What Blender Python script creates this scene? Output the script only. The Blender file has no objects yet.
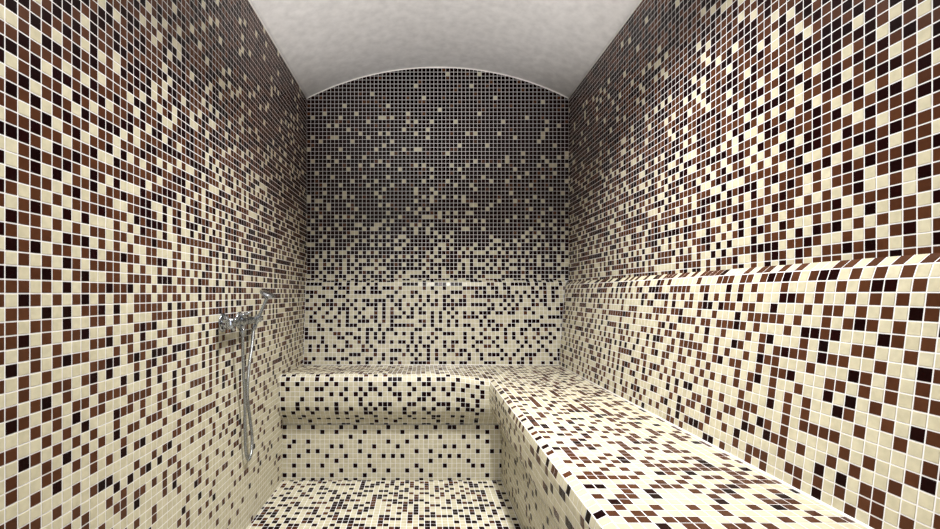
import bpy, math, random
import numpy as np
from mathutils import Vector, Matrix

# ------------------------------------------------------------------ units
# everything is laid out in mosaic pitches (one tile + joint) and scaled to metres
P = 0.0235
XL, XR = -29.2, 36.8          # side walls
YB, YF = 113.4, -36.0         # back and front wall
ZF = -38.9                    # floor
ZS = -17.5                    # bench seat
ZC, ZA = 49.2, 57.05          # springing and crown of the vault
NB = 91.0                     # front of the rear bench
RB = 93.6                     # riser of the rear bench
NX = 13.5                     # front of the side bench
RX = 16.4                     # riser of the side bench
col = bpy.context.scene.collection
rng = np.random.default_rng(11)

def W(p):
    return Vector((p[0]*P, p[1]*P, (p[2]-ZF)*P))

# ------------------------------------------------------------------ materials
def mat(name, base, rough, metallic=0.0, coat=0.0, spec=0.5):
    m = bpy.data.materials.new(name); m.use_nodes = True
    b = m.node_tree.nodes['Principled BSDF']
    b.inputs['Base Color'].default_value = (*base, 1)
    b.inputs['Roughness'].default_value = rough
    b.inputs['Metallic'].default_value = metallic
    b.inputs['Coat Weight'].default_value = coat
    b.inputs['Coat Roughness'].default_value = 0.12
    b.inputs['Specular IOR Level'].default_value = spec
    return m

def vary(m, c0, c1, c2, bump=0.0, scale=60.0, rough=None):
    """each tile (a mesh island) gets its own tone, plus a faint cloud inside the glass"""
    nt = m.node_tree; N = nt.nodes; L = nt.links
    b = N['Principled BSDF']
    g = N.new('ShaderNodeNewGeometry')
    r = N.new('ShaderNodeValToRGB')
    e = r.color_ramp.elements
    e[0].position = 0; e[0].color = (*c0, 1); e[1].position = 1; e[1].color = (*c2, 1)
    k = r.color_ramp.elements.new(.5); k.color = (*c1, 1)
    L.new(g.outputs['Random Per Island'], r.inputs['Fac'])
    tc = N.new('ShaderNodeTexCoord')
    nz = N.new('ShaderNodeTexNoise'); nz.inputs['Scale'].default_value = scale
    nz.inputs['Detail'].default_value = 3
    L.new(tc.outputs['Object'], nz.inputs['Vector'])
    mr = N.new('ShaderNodeMapRange')
    mr.inputs['From Min'].default_value = .3; mr.inputs['From Max'].default_value = .7
    mr.inputs['To Min'].default_value = .9; mr.inputs['To Max'].default_value = 1.08
    L.new(nz.outputs['Fac'], mr.inputs['Value'])
    mx = N.new('ShaderNodeMix'); mx.data_type = 'RGBA'; mx.blend_type = 'MULTIPLY'
    mx.inputs['Factor'].default_value = 1
    L.new(r.outputs['Color'], mx.inputs['A']); L.new(mr.outputs['Result'], mx.inputs['B'])
    L.new(mx.outputs['Result'], b.inputs['Base Color'])
    if bump:
        bp = N.new('ShaderNodeBump'); bp.inputs['Strength'].default_value = bump
        bp.inputs['Distance'].default_value = 0.002
        L.new(nz.outputs['Fac'], bp.inputs['Height']); L.new(bp.outputs['Normal'], b.inputs['Normal'])
    return m

GROUT = mat('white_grout', (.76, .755, .765), .75)
CREAM = vary(mat('cream_glass_tile', (.6, .55, .4), .27, spec=.3), (.50, .457, .325), (.53, .487, .35), (.55, .51, .375), .15)
BROWN = vary(mat('brown_glass_tile', (.1, .03, .01), .27, spec=.14), (.058, .0195, .0085), (.068, .0235, .010), (.079, .028, .012), .15)
BLACK = vary(mat('dark_glass_tile', (.01, .003, .003), .27, spec=.06), (.006, .0012, .0012), (.009, .0016, .0015), (.012, .002, .0018), .15)
TILES = [GROUT, CREAM, BROWN, BLACK]
PLASTER = vary(mat('ceiling_plaster', (.6, .57, .55), .65), (.86, .845, .845), (.86, .845, .845), (.86, .845, .845), .02, 25)
CAULK = mat('white_sealant', (.80, .78, .75), .5)
CHROME = mat('polished_chrome', (.44, .47, .51), .10, 1.0)
DULL = mat('satin_chrome', (.55, .56, .58), .25, 1.0)
RUBBER = mat('grey_rubber', (.10, .10, .11), .5)
HOSE = mat('ribbed_metal_hose', (.40, .42, .44), .22, 1.0)
nt = HOSE.node_tree
_uv = nt.nodes.new('ShaderNodeUVMap'); _uv.uv_map = 'UVMap'
_wv = nt.nodes.new('ShaderNodeTexWave'); _wv.wave_type = 'BANDS'; _wv.bands_direction = 'Y'
_wv.inputs['Scale'].default_value = 60
_bp = nt.nodes.new('ShaderNodeBump'); _bp.inputs['Strength'].default_value = .6; _bp.inputs['Distance'].default_value = .001
nt.links.new(_uv.outputs['UV'], _wv.inputs['Vector']); nt.links.new(_wv.outputs['Fac'], _bp.inputs['Height'])
nt.links.new(_bp.outputs['Normal'], nt.nodes['Principled BSDF'].inputs['Normal'])

# ------------------------------------------------------------------ mosaic
def edges(a, b, phase=0.0, step=1.0):
    """joint positions between a and b: every whole pitch from phase, plus the cut ends"""
    k = np.arange(math.ceil((a-phase)/step+.08), math.floor((b-phase)/step-.08)+1)*step + phase
    return np.concatenate([[a], k[(k > a+.08) & (k < b-.08)], [b]])

def blue(nv, nu):
    """evenly scattered ranks 0..1, so that like tiles seldom touch along a joint"""
    r = rng.random((nv, nu))
    for it in range(2):
        q = np.pad(r, 1, mode='wrap')
        nb = (q[:-2, 1:-1]+q[2:, 1:-1]+q[1:-1, :-2]+q[1:-1, 2:])/4
        dg = (q[:-2, :-2]+q[2:, 2:]+q[2:, :-2]+q[:-2, 2:])/4
        h = r-.80*nb-.48*dg+.14*rng.random((nv, nu))
        r = np.empty(h.size); r[np.argsort(h.ravel())] = np.linspace(0, 1, h.size)
        r = r.reshape(h.shape)
    return r

def pattern(cream, brown_share, loose=0.0):
    """cream: share of cream tiles for every cell (nv, nu) -> 1 cream, 2 brown, 3 near black"""
    r = blue(*cream.shape)
    if loose:                                      # tiles set with less care clump now and then
        h = r*(1-loose)+rng.random(cream.shape)*loose
        r = np.empty(h.size); r[np.argsort(h.ravel())] = np.linspace(0, 1, h.size); r = r.reshape(h.shape)
    dark = np.where(rng.random(cream.shape) < brown_share, 2, 3)
    return np.where(r < cream, 1, dark)

GAP, RISE, BEV = .051, .030, .018
class Mosaic:
    def __init__(s):
        s.q = []; s.c = []; s.xv = []; s.xf = []
    def grid(s, pts, cls, keep=None):
        """pts (nv+1, nu+1, 3): joints of the tile grid, wound so that u x v points out of the wall"""
        a, b, c, d = pts[:-1, :-1], pts[:-1, 1:], pts[1:, 1:], pts[1:, :-1]
        q = np.stack([a, b, c, d], 2).reshape(-1, 4, 3); c = np.asarray(cls).ravel()
        if keep is not None:
            q = q[keep.ravel()]; c = c[keep.ravel()]
        s.q.append(q); s.c.append(c)
    def plain(s, verts, faces):
        s.xv.append(np.array(verts, float)); s.xf.append(faces)
    def build(s, name, parent=None, loc=None):
        q = np.concatenate(s.q); c = np.concatenate(s.c); n = len(q)
        nr = np.cross(q[:, 2]-q[:, 0], q[:, 3]-q[:, 1]); nr /= np.linalg.norm(nr, axis=1)[:, None]+1e-9
        lu = np.linalg.norm(q[:, 1]-q[:, 0], axis=1); lv = np.linalg.norm(q[:, 3]-q[:, 0], axis=1)
        def inset(g, h):
            u = np.minimum(g/np.maximum(lu, 1e-6), .45); v = np.minimum(g/np.maximum(lv, 1e-6), .45)
            out = []
            for (U, V) in ((u, v), (1-u, v), (1-u, 1-v), (u, 1-v)):
                U = U[:, None]; V = V[:, None]
                out.append(q[:, 0]*(1-U)*(1-V)+q[:, 1]*U*(1-V)+q[:, 2]*U*V+q[:, 3]*(1-U)*V + nr*h)
            return np.stack(out, 1)
        lo = inset(GAP, 0.0); hi = inset(GAP+BEV, RISE)
        V = np.concatenate([q.reshape(-1, 3), lo.reshape(-1, 3), hi.reshape(-1, 3)])
        i = np.arange(n)[:, None]*4
        k4 = np.arange(4)[None]
        F = [i+k4, 8*n+i+k4]; M = [np.zeros(n, int), c]
        for k in range(4):
            j = (k+1) % 4
            F.append(np.concatenate([4*n+i+k, 4*n+i+j, 8*n+i+j, 8*n+i+k], 1)); M.append(c)
        F = np.concatenate(F); M = np.concatenate(M)
        for xv, xf in zip(s.xv, s.xf):
            F = np.concatenate([F, np.array(xf)+len(V)]); M = np.concatenate([M, np.zeros(len(xf), int)])
            V = np.concatenate([V, xv])
        V = V*P; V[:, 2] -= ZF*P
        if loc is not None: V -= np.array(loc)
        me = bpy.data.meshes.new(name)
        me.vertices.add(len(V)); me.vertices.foreach_set('co', V.ravel())
        me.loops.add(F.size); me.loops.foreach_set('vertex_index', F.ravel().astype(np.int32))
        me.polygons.add(len(F)); me.polygons.foreach_set('loop_start', (np.arange(len(F))*4).astype(np.int32))
        for m in TILES: me.materials.append(m)
        me.polygons.foreach_set('material_index', M.astype(np.int32))
        me.polygons.foreach_set('use_smooth', np.zeros(len(F), bool))
        me.update(calc_edges=True); me.validate()
        o = bpy.data.objects.new(name, me); col.objects.link(o)
        if parent is not None: o.parent = parent
        return o

# ------------------------------------------------------------------ how the tiles were laid
# 1 cream, 2 brown, 3 near black, 0 laid at random
# BACK: cream tiles by row; RISER and EDGE: dark tiles by row; LEFT and RIGHT: columns from a top row down; REST: rows down
BACK_LOW, BACK_TOP = 25, 58
BACK = {25: [19, 27, 31, 42, 61], 26: [4, 8, 15, 21, 37, 41, 56], 27: [11, 17, 24, 29, 35, 46, 50, 65], 28: [6, 14, 20, 31, 39, 44, 53, 59], 29: [2, 55, 62], 30: [10, 23, 31, 38, 52], 31: [5, 13, 16, 20, 27, 29, 36, 40, 45, 48, 58, 61, 62, 65], 32: [1, 7, 18, 42, 50, 54, 60], 33: [5, 10, 14, 50, 59, 63, 65], 34: [21, 35, 54, 65], 35: [0, 8, 17, 24, 27, 28], 36: [19, 38, 45, 62], 37: [3, 11, 21, 58], 38: [1, 6, 7, 15, 30, 52, 59], 39: [13, 18, 20, 27, 40, 42, 48, 59], 40: [10, 24, 30, 60], 41: [5, 7, 63], 42: [15, 25, 27, 31, 37, 49, 60], 43: [1, 8, 18, 19, 21, 55], 44: [4, 12, 25, 43], 45: [33], 46: [9, 20], 47: [59], 48: [29, 47], 49: [16], 51: [27, 41], 54: [35, 43]}
RISER = [[0, 3, 6, 12, 15, 22, 28, 32, 35, 36, 41],
    [8, 11, 17, 20, 25, 43],
    [0, 14, 28, 30, 33, 38, 41],
    [2, 5, 16, 22, 26, 43],
    [1, 10, 12, 19, 24, 34, 36, 39],
    [5, 7, 16, 28, 31, 41, 44],
    [0, 3, 9, 13, 18, 21, 23, 25, 33, 35, 37],
    [11, 31, 39],
    [2, 5, 8, 15, 18, 28, 34, 40, 42],
    [12, 19, 22, 26, 29],
    [0, 2, 10, 17, 31, 37, 43],
    [4, 6, 8, 13, 15, 21, 24, 29, 35, 39]]
EDGE = [[2, 5, 8, 11, 14, 16, 17, 23, 24, 25, 29, 31, 33, 34, 37, 42],
    [1, 4, 10, 12, 19, 22, 24, 27, 30, 31, 36, 39, 41],
    [2, 6, 8, 9, 14, 17, 19, 20, 23, 28, 32, 34, 36, 38, 42],
    [0, 11, 13, 16, 18, 21, 24, 25, 27, 30, 31, 35, 40, 42],
    [1, 5, 8, 9, 14, 17, 25, 29, 30, 32, 37, 38, 41],
    [4, 12, 17, 19, 21, 22, 23, 27, 28, 33, 34, 35, 38, 39, 41],
    [1, 4, 6, 8, 10, 12, 15, 18, 20, 22, 26, 30, 32, 35, 37, 39, 40, 42],
    [3, 7, 12, 14, 18, 19, 23, 26, 28, 31, 41],
    [1, 5, 16, 20, 27, 32, 33, 36, 38],
    [4, 8, 10, 12, 14, 17, 22, 25, 28, 30, 32, 41],
    [6, 16, 20, 24, 33, 38, 41],
    [10, 13, 14, 19, 22, 26, 30, 31, 35, 38]]
LEFT = {1: (20, [3, 1, 2, 3, 1, 2, 3, 2, 2, 3, 1, 1, 3, 2, 1, 3, 2, 3, 1, 3, 2, 1, 2, 2, 2, 1, 3, 1, 1, 2, 3, 1, 2, 1, 2, 2, 1, 2]),
    2: (21, [3, 2, 2, 3, 2, 2, 3, 2, 1, 2, 3, 2, 2, 2, 1, 2, 2, 1, 2, 2, 1, 2, 3, 2, 1, 3, 2, 1, 2, 2, 1, 2, 1, 1, 3, 1, 1, 1, 1]),
    3: (21, [2, 3, 1, 2, 3, 3, 1, 3, 2, 3, 2, 3, 3, 2, 2, 3, 2, 2, 3, 1, 2, 1, 2, 1, 2, 1, 2, 2, 1, 1, 2, 1, 2, 1, 2, 1, 1, 2, 1, 2]),
    4: (22, [2, 3, 2, 3, 2, 1, 2, 2, 1, 3, 2, 1, 2, 1, 2, 1, 2, 1, 2, 1, 2, 3, 2, 1, 3, 2, 2, 1, 1, 2, 1, 3, 2, 1, 2, 1, 2, 2, 1, 1, 1]),
    5: (23, [3, 3, 2, 1, 3, 2, 3, 2, 3, 2, 1, 2, 3, 2, 3, 1, 2, 1, 2, 1, 2, 1, 2, 1, 2, 1, 1, 1, 2, 2, 1, 2, 1, 2, 2, 1, 2, 1, 2, 3, 1, 2, 1]),
    6: (23, [3, 2, 3, 2, 2, 1, 3, 1, 2, 3, 2, 1, 2, 3, 1, 2, 1, 3, 1, 3, 2, 3, 1, 3, 1, 3, 3, 2, 1, 3, 1, 2, 2, 1, 1, 2, 1, 3, 1, 1, 1, 1, 1, 2]),
    7: (24, [3, 2, 3, 2, 3, 3, 2, 2, 3, 1, 2, 3, 2, 3, 2, 2, 3, 2, 1, 2, 2, 1, 2, 2, 1, 2, 1, 1, 2, 1, 2, 1, 1, 1, 2, 3, 1, 2, 1, 2, 1, 2, 1, 2, 1]),
    8: (25, [3, 2, 1, 2, 1, 2, 2, 1, 3, 2, 3, 2, 1, 2, 2, 1, 2, 1, 2, 3, 1, 3, 2, 1, 3, 2, 3, 2, 1, 3, 1, 2, 1, 2, 1, 2, 1, 3, 1, 2, 1, 1, 1, 1, 1, 2]),
    9: (25, [2, 3, 3, 3, 3, 3, 2, 3, 2, 1, 2, 1, 2, 3, 2, 3, 3, 2, 2, 1, 2, 1, 3, 2, 1, 2, 1, 2, 2, 1, 2, 1, 2, 3, 2, 1, 2, 1, 2, 1, 2, 2, 1, 2, 1]),
    10: (26, [1, 3, 3, 2, 2, 1, 2, 1, 2, 3, 2, 3, 2, 2, 1, 2, 2, 1, 2, 3, 1, 2, 2, 1, 2, 1, 2, 2, 3, 2, 1, 2, 1, 2, 1, 1, 2, 2, 1, 1, 2, 1, 1, 1, 3, 1])}
RIGHT = {1: (25, [3, 2, 3, 3, 3, 2, 3, 3, 2, 1, 3, 2, 1, 3, 1, 2, 2, 1, 3, 2, 3, 1, 2, 2]),
    2: (24, [3, 2, 3, 2, 1, 2, 1, 3, 2, 1, 2, 3, 2, 2, 3, 2, 2, 1, 2, 1, 2, 3, 1]),
    3: (24, [2, 3, 1, 3, 2, 3, 2, 2, 3, 2, 1, 2, 3, 1, 2, 3, 3, 2, 1, 2, 1, 2, 2]),
    4: (23, [2, 3, 3, 3, 2, 3, 2, 1, 2, 3, 2, 3, 2, 3, 1, 1, 2, 3, 1, 2, 3, 2]),
    5: (23, [3, 2, 2, 1, 3, 2, 3, 2, 3, 2, 1, 2, 3, 2, 2, 1, 2, 1, 2, 1, 2, 2]),
    6: (22, [3, 1, 3, 2, 1, 3, 1, 3, 2, 2, 3, 1, 2, 3, 2, 3, 2, 1, 2, 1, 3]),
    7: (21, [3, 2, 3, 2, 2, 2, 1, 2, 3, 2, 2, 3, 2, 1, 1, 2, 2, 3, 2, 2]),
    8: (21, [2, 1, 2, 1, 2, 3, 2, 3, 1, 2, 2, 2, 1, 3, 2, 1, 2, 1, 1, 2]),
    9: (20, [3, 2, 3, 3, 1, 2, 3, 2, 2, 1, 3, 2, 2, 1, 3, 1, 2, 3, 2])}
REST = [[0, 2, 1, 2, 1, 2, 1, 2, 2, 0],
    [3, 1, 2, 1, 2, 1, 2, 1, 1, 0],
    [1, 2, 1, 2, 3, 3, 1, 2, 1, 0],
    [0, 1, 2, 1, 2, 1, 2, 1, 2, 0],
    [0, 2, 1, 2, 1, 2, 1, 3, 2, 0],
    [0, 1, 2, 3, 2, 1, 2, 1, 1, 3],
    [0, 3, 1, 1, 1, 3, 2, 1, 2, 1],
    [0, 1, 1, 2, 2, 1, 1, 2, 1, 1],
    [0, 2, 2, 1, 1, 2, 1, 1, 3, 2],
    [0, 1, 1, 3, 2, 1, 2, 1, 2, 1],
    [0, 0, 2, 1, 2, 1, 2, 1, 2, 2],
    [0, 0, 1, 3, 1, 2, 1, 1, 1, 1],
    [0, 0, 3, 2, 1, 1, 2, 1, 3, 2],
    [0, 0, 1, 1, 2, 1, 1, 2, 1, 1],
    [0, 0, 2, 1, 1, 1, 1, 1, 1, 2],
    [0, 0, 1, 2, 1, 2, 1, 1, 2, 3],
    [0, 0, 0, 1, 2, 1, 1, 2, 1, 1],
    [0, 0, 0, 3, 1, 2, 2, 1, 0, 0],
    [0, 0, 0, 2, 1, 0, 0, 0, 0, 0]]
def laid(cls, r, c, v):
    if v and 0 <= r < cls.shape[0] and 0 <= c < cls.shape[1]: cls[r, c] = v

def box_faces(x0, x1, y0, y1, z0, z1):
    v = [(x, y, z) for z in (z0, z1) for y in (y0, y1) for x in (x0, x1)]
    f = [(0, 2, 3, 1), (4, 5, 7, 6), (0, 1, 5, 4), (2, 6, 7, 3), (0, 4, 6, 2), (1, 3, 7, 5)]
    return v, f

def mesh_obj(name, verts, faces, m, parent=None, loc=(0, 0, 0), smooth=False):
    me = bpy.data.meshes.new(name)
    l = Vector(loc)
    me.from_pydata([W(v)-l for v in verts], [], faces); me.materials.append(m)
    if smooth: me.polygons.foreach_set('use_smooth', [True]*len(me.polygons))
    me.update()
    o = bpy.data.objects.new(name, me); col.objects.link(o)
    if parent is not None: o.parent = parent
    return o

def mid(e): return (e[1:]+e[:-1])/2

ZK = np.array([-39, -30, -24, -18, -14, -10, -6, -2, 2, 6, 10, 14, 18, 24, 30, 36, 42, 46, 58])
CK = np.array([.91, .87, .77, .65, .59, .52, .45, .40, .37, .33, .26, .21, .19, .14, .10, .08, .06, .025, .01])
def share(z): return np.interp(z, ZK, CK)
BS = lambda z: np.interp(z, [-18, -6, 4, 16, 40], [.86, .76, .70, .58, .50])

def structure(o):
    o['kind'] = 'structure'; return o

# ---- left wall
def side_wall(name, x, sgn, yph, zph, z0):
    ye = edges(YF, YB, yph); ze = edges(z0, ZC+.6, zph)
    Y, Z = np.meshgrid(ye if sgn < 0 else ye, ze)
    X = np.full_like(Y, x)
    pts = np.stack([X, Y, Z], 2)
    zc = mid(ze)
    cm = np.repeat(share(zc)[:, None], len(ye)-1, 1)
    cls = pattern(cm, np.repeat(BS(zc)[:, None], len(ye)-1, 1))
    yc = mid(ye)
    for n, (k0, st) in (LEFT if sgn < 0 else RIGHT).items():
        yi = int(np.argmin(np.abs(yc-((30.94+n) if sgn < 0 else (41.0-n)))))
        for i, ch in enumerate(st):
            laid(cls, int(np.argmin(np.abs(np.floor(zc-zph)-(k0-i)))), yi, ch)
    if sgn > 0:                                    # right wall looks towards -x
        pts = pts[:, ::-1]; cls = cls[:, ::-1]
    m = Mosaic(); m.grid(pts, cls)
    t = 3.0
    v, f = box_faces(x-t if sgn < 0 else x, x if sgn < 0 else x+t, YF, YB, ZF, ZC+.6)
    f = [q for i, q in enumerate(f) if i != (5 if sgn < 0 else 4)]
    m.plain(v, f)
    return structure(m.build(name))
side_wall('wall_left', XL, -1, .44, 0.0, ZF)
side_wall('wall_right', XR, 1, .5, .45, ZF)

# ---- back wall, cut to the arch of the vault
AR = ((XR-XL)/2)**2
RISEA = ZA-ZC
RAD = (AR+RISEA**2)/(2*RISEA)
XM = (XL+XR)/2
def arch(x): return ZA-RAD+np.sqrt(RAD**2-(np.asarray(x)-XM)**2)
def back_wall():
    xe = edges(XL, XR, XL); ze = edges(ZF, ZA+.4, .8)
    X, Z = np.meshgrid(xe, ze)
    pts = np.stack([X, np.full_like(X, YB), Z], 2)
    xc, zc = np.meshgrid(mid(xe), mid(ze))
    cls = pattern(share(zc), BS(zc)*.12)
    kr = np.floor(mid(ze)-.8).astype(int)
    for i, k in enumerate(kr):
        if BACK_LOW <= k <= BACK_TOP:
            cls[i] = np.where(cls[i] == 1, 3, cls[i])
            for c in BACK.get(int(k), []): laid(cls, i, c, 1)
    keep = zc-.5 < arch(xc)+.3
    m = Mosaic(); m.grid(pts, cls, keep)
    v, f = box_faces(XL-3, XR+3, YB, YB+3, ZF, ZC+.5)
    m.plain(v, [q for i, q in enumerate(f) if i != 2])
    return structure(m.build('wall_back'))
back_wall()

# ---- front wall behind the camera, with an open doorway
def front_wall():
    m = Mosaic()
    DX0, DX1, DZ = -28.2, -4.2, 46.0
    for (x0, x1, z0, z1) in ((XL, DX0, ZF, ZC+.6), (DX1, XR, ZF, ZC+.6), (DX0, DX1, DZ, ZC+.6)):
        xe = edges(x0, x1, .8)[::-1]; ze = edges(z0, z1, 0)
        X, Z = np.meshgrid(xe, ze)
        zc = np.repeat(mid(ze)[:, None], len(xe)-1, 1)
        m.grid(np.stack([X, np.full_like(X, YF), Z], 2), pattern(share(zc), BS(zc)))
        v, f = box_faces(x0, x1, YF-3, YF, z0, z1)
        m.plain(v, [q for i, q in enumerate(f) if i != 3])
    xs = np.linspace(XL, XR, 33)
    for a, b in zip(xs[:-1], xs[1:]):                       # the plastered lunette over the door
        za, zb = float(arch(a))+.3, float(arch(b))+.3
        m.plain([(a, YF, ZC+.4), (b, YF, ZC+.4), (b, YF, zb), (a, YF, za)], [(0, 3, 2, 1)])
    return structure(m.build('wall_front'))
front_wall()

# ---- floor
def floor():
    xe = edges(XL, XR, .3); ye = edges(YF, YB, .1)
    X, Y = np.meshgrid(xe, ye)
    cm = np.full((len(ye)-1, len(xe)-1), .57)
    m = Mosaic(); m.grid(np.stack([X, Y, np.full_like(X, ZF)], 2), pattern(cm, .25, .5))
    v, f = box_faces(XL-3, XR+3, YF-3, YB+3, ZF-3, ZF)
    m.plain(v, [q for i, q in enumerate(f) if i != 1])
    return structure(m.build('floor'))
floor()

# ---- vaulted plaster ceiling with its bead of sealant
def ceiling():
    xs = np.linspace(XL, XR, 97); n = len(xs)
    zs = arch(xs)
    v = []
    for y in (YF-3, YB+.3):
        v += [(x, y, z) for x, z in zip(xs, zs)]
    for y in (YF-3, YB+.3):
        v += [(x, y, z+3) for x, z in zip(xs, zs)]
    f = []
    for i in range(n-1):
        f.append((i, n+i, n+i+1, i+1)); f.append((2*n+i, 2*n+i+1, 3*n+i+1, 3*n+i))
        f.append((i, i+1, 2*n+i+1, 2*n+i)); f.append((n+i, 3*n+i, 3*n+i+1, n+i+1))
    f += [(0, 2*n, 3*n, n), (n-1, 2*n-1, 4*n-1, 3*n-1)]
    o = mesh_obj('ceiling', v, f, PLASTER, smooth=False)
    o.data.polygons.foreach_set('use_smooth', [True]*len(o.data.polygons)); o.data.update()
    structure(o)
ceiling()

# ------------------------------------------------------------------ tubes and turned shapes (tile units)
def frames(pts):
    pts = [Vector(p) for p in pts]; out = []
    t0 = (pts[1]-pts[0]).normalized()
    up = Vector((0, 0, 1)) if abs(t0.z) < .9 else Vector((0, 1, 0))
    n = t0.cross(up).normalized()
    for i, p in enumerate(pts):
        t = (pts[min(i+1, len(pts)-1)]-pts[max(i-1, 0)]).normalized()
        n = (n-t*n.dot(t)).normalized()
        out.append((p, n, t.cross(n)))
    return out

def tube(pts, rad, seg=16, caps=True):
    fr = frames(pts); R = rad if hasattr(rad, '__len__') else [rad]*len(pts)
    v = []; f = []
    for (p, n, b), r in zip(fr, R):
        for k in range(seg):
            a = 2*math.pi*k/seg
            v.append(tuple(p+n*(r*math.cos(a))+b*(r*math.sin(a))))
    for i in range(len(pts)-1):
        for k in range(seg):
            j = (k+1) % seg
            f.append((i*seg+k, i*seg+j, (i+1)*seg+j, (i+1)*seg+k))
    if caps:
        f.append(tuple(range(seg))[::-1]); f.append(tuple((len(pts)-1)*seg+k for k in range(seg)))
    return v, f

def turned(base, axis, prof, seg=28, caps=True):
    """prof: (distance along the axis, radius)"""
    a = Vector(axis).normalized(); b = Vector(base)
    pts = [b+a*d for d, r in prof]
    u = Vector((0, 0, 1)) if abs(a.z) < .9 else Vector((0, 1, 0))
    n = a.cross(u).normalized(); c = a.cross(n)
    v = []; f = []
    for p, (d, r) in zip(pts, prof):
        for k in range(seg):
            t = 2*math.pi*k/seg
            v.append(tuple(p+n*(r*math.cos(t))+c*(r*math.sin(t))))
    for i in range(len(prof)-1):
        for k in range(seg):
            j = (k+1) % seg
            f.append((i*seg+k, i*seg+j, (i+1)*seg+j, (i+1)*seg+k))
    if caps:
        f.append(tuple(range(seg))[::-1]); f.append(tuple((len(prof)-1)*seg+k for k in range(seg)))
    return v, f

def join(*vf):
    V = []; F = []
    for v, f in vf:
        o = len(V); V += list(v); F += [tuple(i+o for i in q) for q in f]
    return V, F

def spline(pts, n=12):
    P4 = [Vector(p) for p in pts]; P4 = [P4[0]*2-P4[1]]+P4+[P4[-1]*2-P4[-2]]
    out = []
    for i in range(1, len(P4)-2):
        a, b, c, d = P4[i-1:i+3]
        for k in range(n):
            t = k/n
            out.append(.5*((2*b)+(c-a)*t+(2*a-5*b+4*c-d)*t*t+(3*b-a-3*c+d)*t**3))
    out.append(P4[-2]); return out

# bead of sealant along the three edges of the vault
def bead(name, pts, r=.22):
    o = mesh_obj(name, *tube(pts, r, 8), CAULK, smooth=True); structure(o)
xs = np.linspace(XL, XR, 49)
bead('trim_1', [(x, YB, float(arch(x))) for x in xs], .2)
bead('trim_2', [(XL, y, ZC) for y in (YF, YB)], .16)
bead('trim_3', [(XR, y, ZC) for y in (YF, YB)], .16)

# ------------------------------------------------------------------ the corner bench
def empty(name, loc, label, cat):
    o = bpy.data.objects.new(name, None); col.objects.link(o)
    o.location = loc; o.empty_display_size = .1
    o['label'] = label; o['category'] = cat
    return o

B0 = W((XM, YB-12, ZF))
bench = empty('corner_bench', B0, 'L-shaped built-in steam room bench in cream and brown mosaic along back and right walls', 'bench')

def walk(fn, total, step=1.0):
    k = np.concatenate([np.arange(0, math.floor(total/step-.25)+.5)*step, [total]])
    return np.array([fn(s) for s in k])

def path(segs):
    """segs: list of (kind, ...) making an arc-length function and the total length"""
    pts = [np.array(segs[0], float)]
    for s in segs[1:]:
        if s[0] == 'L': pts += [pts[-1]+(np.array(s[1])-pts[-1])*t for t in np.linspace(0, 1, 30)[1:]]
        else:
            _, cx, cz, r, a0, a1 = s
            pts += [np.array((cx+r*math.cos(a), cz+r*math.sin(a))) for a in np.linspace(a0, a1, 40)]
    A = np.array(pts); d = np.r_[0, np.cumsum(np.linalg.norm(np.diff(A, axis=0), axis=1))]
    return (lambda s: (np.interp(s, d, A[:, 0]), np.interp(s, d, A[:, 1]))), d[-1]

# backrest: a sloped ledge, a soft shoulder, then a face leaning out towards the seat
BKP = [(0.0, 3.30), (.90, 2.80), (1.28, 1.86), (1.45, .82)]
LEAN = 2.1
nz_ = int(round(.8-ZS))
for i in range(1, nz_+1):
    t = i/nz_
    BKP.append((1.45+LEAN*t, .8+(ZS-.8)*t))
BKP = np.array(BKP)
def backrest_pattern(nu):
    zc = mid(BKP[:, 1])
    cm = np.repeat(np.interp(zc, [-18.2, -10, -3, 1, 3.3], [.66, .60, .54, .52, .55])[:, None], nu, 1)
    return zc, cm
# rear
xe = edges(XL, XR-BKP[-1, 0]*0, XL+.1)
pts = np.zeros((len(BKP), len(xe), 3))
for i, (d, z) in enumerate(BKP):
    pts[i, :, 0] = np.clip(xe, XL, XR-d); pts[i, :, 1] = YB-d; pts[i, :, 2] = z
keep = (mid(xe)[None, :]-.5 < XR-BKP[1:, 0][:, None]+.0) & np.ones((len(BKP)-1, 1), bool)
zc, cm = backrest_pattern(len(xe)-1)
m = Mosaic(); m.grid(pts[::-1], pattern(cm, .1)[::-1], keep[::-1])
m.build('backrest', bench, B0)
# side
BKS = [(0.0, 2.92), (.90, 2.15), (1.25, 1.12), (1.42, .08)]
for i in range(1, 18): BKS.append((1.42+(BKP[-1, 0]-1.42)*i/17, .08+(ZS-.08)*i/17))
BKP = np.array(BKS)
ye = edges(YF, YB, .6)
pts = np.zeros((len(BKP), len(ye), 3))
for i, (d, z) in enumerate(BKP):
    pts[i, :, 0] = XR-d; pts[i, :, 1] = np.clip(ye, YF, YB-d); pts[i, :, 2] = z
zc, cm = backrest_pattern(len(ye)-1)
keep = (mid(ye)[None, :]-.5 < YB-BKP[1:, 0][:, None])
cls = pattern(cm-.06, .76)
for i, st in enumerate(REST):
    for n, ch in enumerate(st): laid(cls, i, int(np.argmin(np.abs(mid(ye)-(39.1-n)))), ch)
m = Mosaic(); m.grid(pts[:, ::1], cls, keep)
m.build('backrest', bench, B0)

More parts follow.
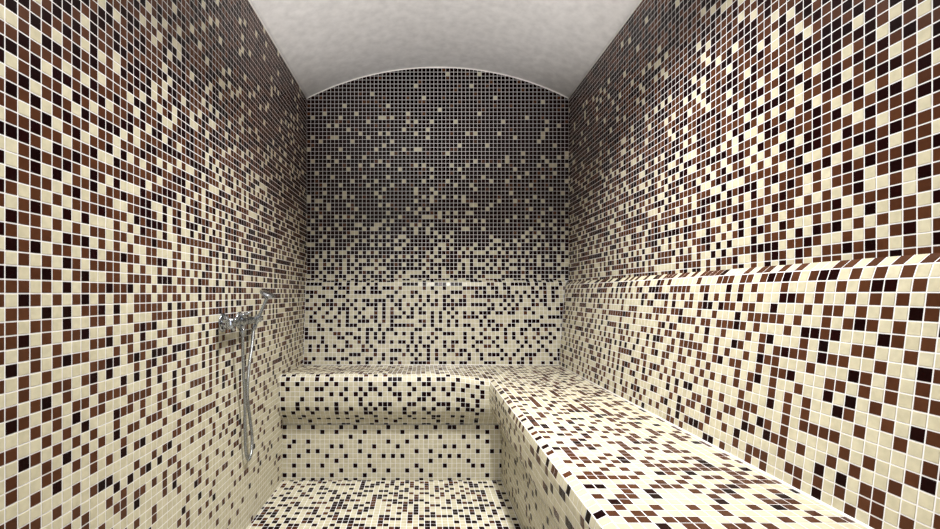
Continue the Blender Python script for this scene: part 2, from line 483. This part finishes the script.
# seat: one L of tile, a rounded front edge rolled over each run
TR = 1.3            # radius of the rear top edge
LIP = .92
TS = 1.1            # radius of the side top edge
back_d = BKP[-1, 0]
sx = np.r_[edges(XL, NX+TS, NX+TS), edges(NX+TS, XR-back_d+.3, NX+TS)[1:]]
sy = np.r_[edges(YF, NB+TR, NB+TR), edges(NB+TR, YB-back_d+.3, NB+TR)[1:]]
X, Y = np.meshgrid(sx, sy)
xc, yc = np.meshgrid(mid(sx), mid(sy))
keep = (xc > NX+TS) | (yc > NB+TR)
def lip(x, y):
    """the rear run rises gently towards its rounded front, fading out at the corner"""
    a = np.clip((NB+15-np.asarray(y))/13, 0, 1); b = np.clip((NX+.4-np.asarray(x))/9, 0, 1)
    return LIP*(a*a*(3-2*a))*(b*b*(3-2*b))
m = Mosaic(); m.grid(np.stack([X, Y, ZS+lip(X, Y)], 2), pattern(np.full(xc.shape, .585), .82, .55), keep)
m.build('seat', bench, B0)

for pts in ([(XR-back_d-.05, YF, ZS+.04), (XR-back_d-.05, YB-back_d, ZS+.04)], [(XL, YB-back_d-.05, ZS+.04), (XR-back_d, YB-back_d-.05, ZS+.04)]):
    o = mesh_obj('sealant', *tube(pts, .16, 8), CAULK, bench, B0, smooth=True)

# rear edge profile in (y, z)
BR = 4.3
ZN = ZS-9.8         # where the underside meets the riser
fn, tot = path([(NB+TR, ZS), ('A', NB+TR, ZS-TR, TR, math.pi/2, math.pi), ('L', (NB, ZN+BR+.6)),
                ('A', NB+BR, ZN+BR+.6, BR, math.pi, math.pi*1.36), ('L', (RB+.25, ZN-.1))])
pr = walk(fn, tot, .935)
xe = edges(XL, RX+.3, XL+.40, .985)
pts = np.zeros((len(pr), len(xe), 3)); pts[:, :, 0] = xe[None]; pts[:, :, 1] = pr[:, :1]
pts[:, :, 2] = pr[:, 1:]+lip(pts[:, :, 0], NB)*np.clip(1-(ZS-pr[:, 1:])/10, 0, 1)
cls = pattern(np.full((len(pr)-1, len(xe)-1), .77), .12)
for i, st in enumerate(EDGE):
    cls[i+1] = 1
    for c in st: laid(cls, i+1, c, 3)
m = Mosaic(); m.grid(pts[::-1], cls[::-1]); m.build('rounded_edge', bench, B0)
# side edge profile in (x, z)
fn, tot = path([(NX+TS, ZS), ('A', NX+TS, ZS-TS, TS, math.pi/2, math.pi*.97), ('L', (NX, ZN+BR+.9)),
                ('A', NX+BR, ZN+BR+.9, BR, math.pi, math.pi*1.36), ('L', (RX+.25, ZN-.1))])
pr2 = walk(fn, tot)
ye = edges(YF, RB+.3, .55)
pts = np.zeros((len(pr2), len(ye), 3)); pts[:, :, 0] = pr2[:, :1]; pts[:, :, 1] = ye[None]; pts[:, :, 2] = pr2[:, 1:]
cls = pattern(np.full((len(pr2)-1, len(ye)-1), .72), .6)
m = Mosaic(); m.grid(pts, cls); m.build('rounded_edge', bench, B0)

# risers
xe = edges(XL, RX+.5, XL, .98); ze = edges(ZF, ZN, ZN)
X, Z = np.meshgrid(xe, ze)
cm = np.full((len(ze)-1, len(xe)-1), .885)
cls = pattern(cm, .05)
for i, st in enumerate(RISER):
    cls[len(ze)-2-i, :45] = 1
    for c in st: laid(cls, len(ze)-2-i, c, 3)
m = Mosaic(); m.grid(np.stack([X, np.full_like(X, RB), Z], 2), cls); m.build('riser', bench, B0)
ye = edges(YF, RB+.3, .55)
Y, Z = np.meshgrid(ye, ze)
cm = np.full((len(ze)-1, len(ye)-1), .86)
pts = np.stack([np.full_like(Y, RX), Y, Z], 2)[:, ::-1]
m = Mosaic(); m.grid(pts, pattern(cm, .3)); m.build('riser', bench, B0)

# ------------------------------------------------------------------ shower mixer on the left wall
def S(d, y, z): return (XL+d, y, z)
WZ = -4.25
M0 = W(S(0, 68.5, WZ))
mixer = empty('shower_mixer', M0, 'chrome two-pipe shower mixer tap mounted on the left mosaic wall', 'tap')
BD = 1.75
def part(name, vf, m, parent, org):
    return mesh_obj(name, vf[0], vf[1], m, parent, org, smooth=True)
body = turned(S(BD, 64.6, WZ), (0, 1, 0), [(0, .45), (.1, .60), (1.6, .62), (1.8, .48), (3.2, .50), (3.4, .66), (4.6, .66), (4.8, .50), (6.2, .48), (6.4, .62), (7.9, .60), (8.1, .45)])
part('body', join(body, tube([S(BD, 68.6, WZ-.3), S(BD, 68.6, WZ-1.15)], .36)), CHROME, mixer, M0)
for y in (65.6, 71.6):
    part('wall_flange', turned(S(.03, y, WZ), (1, 0, 0), [(0, 1.38), (.10, 1.40), (.26, 1.25), (.42, .70), (.5, .6)]), CHROME, mixer, M0)
    part('inlet_union', turned(S(.4, y, WZ), (1, 0, 0), [(0, .44), (.35, .44), (.4, .60), (.95, .60), (1.0, .42), (1.3, .42)], 18), CHROME, mixer, M0)
# handle at the near end: ribbed cross head
kn = turned(S(BD, 64.7, WZ), (0, -1, 0), [(0, .5), (.25, .78), (1.1, .86), (1.3, .80), (1.42, .55), (1.46, .2)])
arms = [tube([S(BD, 64.0, WZ), S(BD+math.cos(a)*1.25, 63.95, WZ+math.sin(a)*1.25)], [.28, .24]) for a in (.6, .6+math.pi/2, .6+math.pi, .6+1.5*math.pi)]
part('tap_handle', join(kn, *arms), CHROME, mixer, M0)
# lever on top of the body
lv = turned(S(BD, 68.5, WZ+.45), (0, 0, 1), [(0, .46), (.55, .50), (.72, .44), (.8, .2)], 20)
lever = tube([S(BD, 68.5, WZ+.9), S(BD+.5, 68.5, WZ+1.15), S(BD+1.3, 68.4, WZ+1.3)], [.26, .22, .18])
part('lever', join(lv, lever), CHROME, mixer, M0)
# cradle for the hand shower at the far end
cr = tube([S(BD, 72.6, WZ), S(BD, 73.4, WZ+.05), S(BD, 74.0, WZ+.1)], .36)
hd = Vector((1.62, 0.1, 3.9)).normalized()
hb = Vector(S(BD+.05, 74.4, WZ-.35))
ring = turned(hb+hd*.1, hd, [(0, .42), (0, .60), (.05, .64), (.85, .68), (.9, .60), (.9, .42), (0, .42)], 20, False)
part('hand_shower_cradle', join(cr, ring), CHROME, mixer, M0)

# hand shower in the cradle with its hose
H0 = W(hb)
hand = empty('hand_shower', H0, 'slim chrome hand shower with looped metal hose, resting in the wall mixer cradle', 'shower head')
L = 4.5
hv = turned(hb-hd*.6, hd, [(0, .26), (.4, .32), (.6, .34), (1.4, .33), (2.6, .26), (3.8, .24), (4.6, .28), (5.0, .34)], 20)
part('handle', hv, CHROME, hand, H0)
top = hb+hd*4.55
hn = Vector((.44, -.12, .89)).normalized()
head = turned(top-hn*.22+Vector((-.15, 0, .05)), hn, [(0, .45), (.08, .85), (.28, 1.22), (.50, 1.34), (.66, 1.28)], 30)
hp = part('spray_head', head, CHROME, hand, H0)
fc = turned(top+hn*.44+Vector((-.15, 0, .05)), hn, [(0, 1.05), (.05, 1.02), (.07, .6)], 30)
part('spray_face', fc, DULL, hp, H0)
end = hb-hd*.6
hose_pts = [S(BD, 68.6, WZ-1.1), S(BD-.05, 68.7, WZ-2.2), S(1.55, 69.2, -9.0), S(1.25, 70.3, -13.0), S(1.0, 71.4, -16.6),
            S(.75, 72.0, -20.5), S(.65, 72.5, -24.4), S(.62, 73.1, -26.5), S(.66, 73.9, -27.3), S(.74, 74.7, -26.4),
            S(.80, 74.9, -24.0), S(.75, 74.1, -20.5), S(.70, 73.3, -17.4), S(.75, 73.1, -14.8), S(.95, 73.3, -11.6), S(1.25, 73.7, -8.4),
            tuple(end-hd*.9), tuple(end-hd*.05)]
sp = spline(hose_pts, 10)
ho = part('hose', tube(sp, .25, 12), HOSE, hand, H0)
uvl = ho.data.uv_layers.new(name='UVMap')
arr = np.zeros((len(ho.data.loops), 2)); vi = np.zeros(len(ho.data.loops), np.int32)
ho.data.loops.foreach_get('vertex_index', vi)
ln = np.r_[0, np.cumsum([(sp[i+1]-sp[i]).length for i in range(len(sp)-1)])]
arr[:, 0] = (vi % 12)/12; arr[:, 1] = ln[vi//12]*.05
uvl.data.foreach_set('uv', arr.ravel().astype(np.float32))
part('hose_nut', turned(S(BD, 68.6, WZ-1.05), (0, 0, -1), [(0, .36), (.1, .42), (.8, .40), (1.1, .28)], 12), CHROME, ho, H0)
part('hose_nut', turned(end-hd*.02, -hd, [(0, .30), (.1, .38), (.8, .38), (1.3, .27)], 12), CHROME, ho, H0)

# ------------------------------------------------------------------ light
def area(name, loc, rot, sx, sy, power, color):
    l = bpy.data.lights.new(name, 'AREA'); l.shape = 'RECTANGLE'; l.size = sx*P; l.size_y = sy*P
    l.energy = power; l.color = color
    o = bpy.data.objects.new(name, l); col.objects.link(o)
    o.location = W(loc); o.rotation_euler = rot
    return o
WARM = (1, .985, .955)
area('recessed_lamp', (9, 58, 52), (0, 0, 0), 6, 6, 27, WARM).data.spread = math.radians(120)
area('recessed_lamp', (-10, 18, 52), (0, 0, 0), 6, 6, 9, WARM).data.spread = math.radians(130)
area('ceiling_fill_area', (4, 44, 42), (math.radians(180), 0, 0), 30, 24, 9, WARM)  # unseen upward fill, added to brighten the vault; not a fitting of the room
l = bpy.data.lights.new('ceiling_fill_spot', 'SPOT'); l.energy = 132; l.color = (1, .975, .96)  # added spot near the floor, out of view, lifts the rear of the vault
l.shadow_soft_size = 4*P; l.spot_size = math.radians(60); l.spot_blend = .8
up = bpy.data.objects.new('ceiling_fill_spot', l); col.objects.link(up)
up.location = W((0, 67, -37)); up.rotation_euler = Vector((2, 16, 92)).to_track_quat('-Z', 'Y').to_euler()
area('doorway_daylight', (-21, -52, 4), (math.radians(90), 0, 0), 24, 84, 7.5, (.95, .97, 1))
w = bpy.data.worlds.new('World'); bpy.context.scene.world = w; w.use_nodes = True
w.node_tree.nodes['Background'].inputs['Color'].default_value = (.9, .92, 1, 1)
w.node_tree.nodes['Background'].inputs['Strength'].default_value = .3

# ------------------------------------------------------------------ camera
cam = bpy.data.cameras.new('camera'); co = bpy.data.objects.new('camera', cam); col.objects.link(co)
cam.sensor_width = 36; cam.sensor_fit = 'HORIZONTAL'; cam.lens = 450/940*36
cam.shift_x = (470-422.7)/940; cam.shift_y = (293.5-264.5)/940
cam.clip_start = .01
co.location = W((0, 0, 0)); co.rotation_euler = (math.radians(90), 0, 0)
sc = bpy.context.scene; sc.camera = co
vs = sc.view_settings
vs.view_transform = 'Standard'; vs.look = 'None'; vs.gamma = 1; vs.use_curve_mapping = False; vs.exposure = 0.03
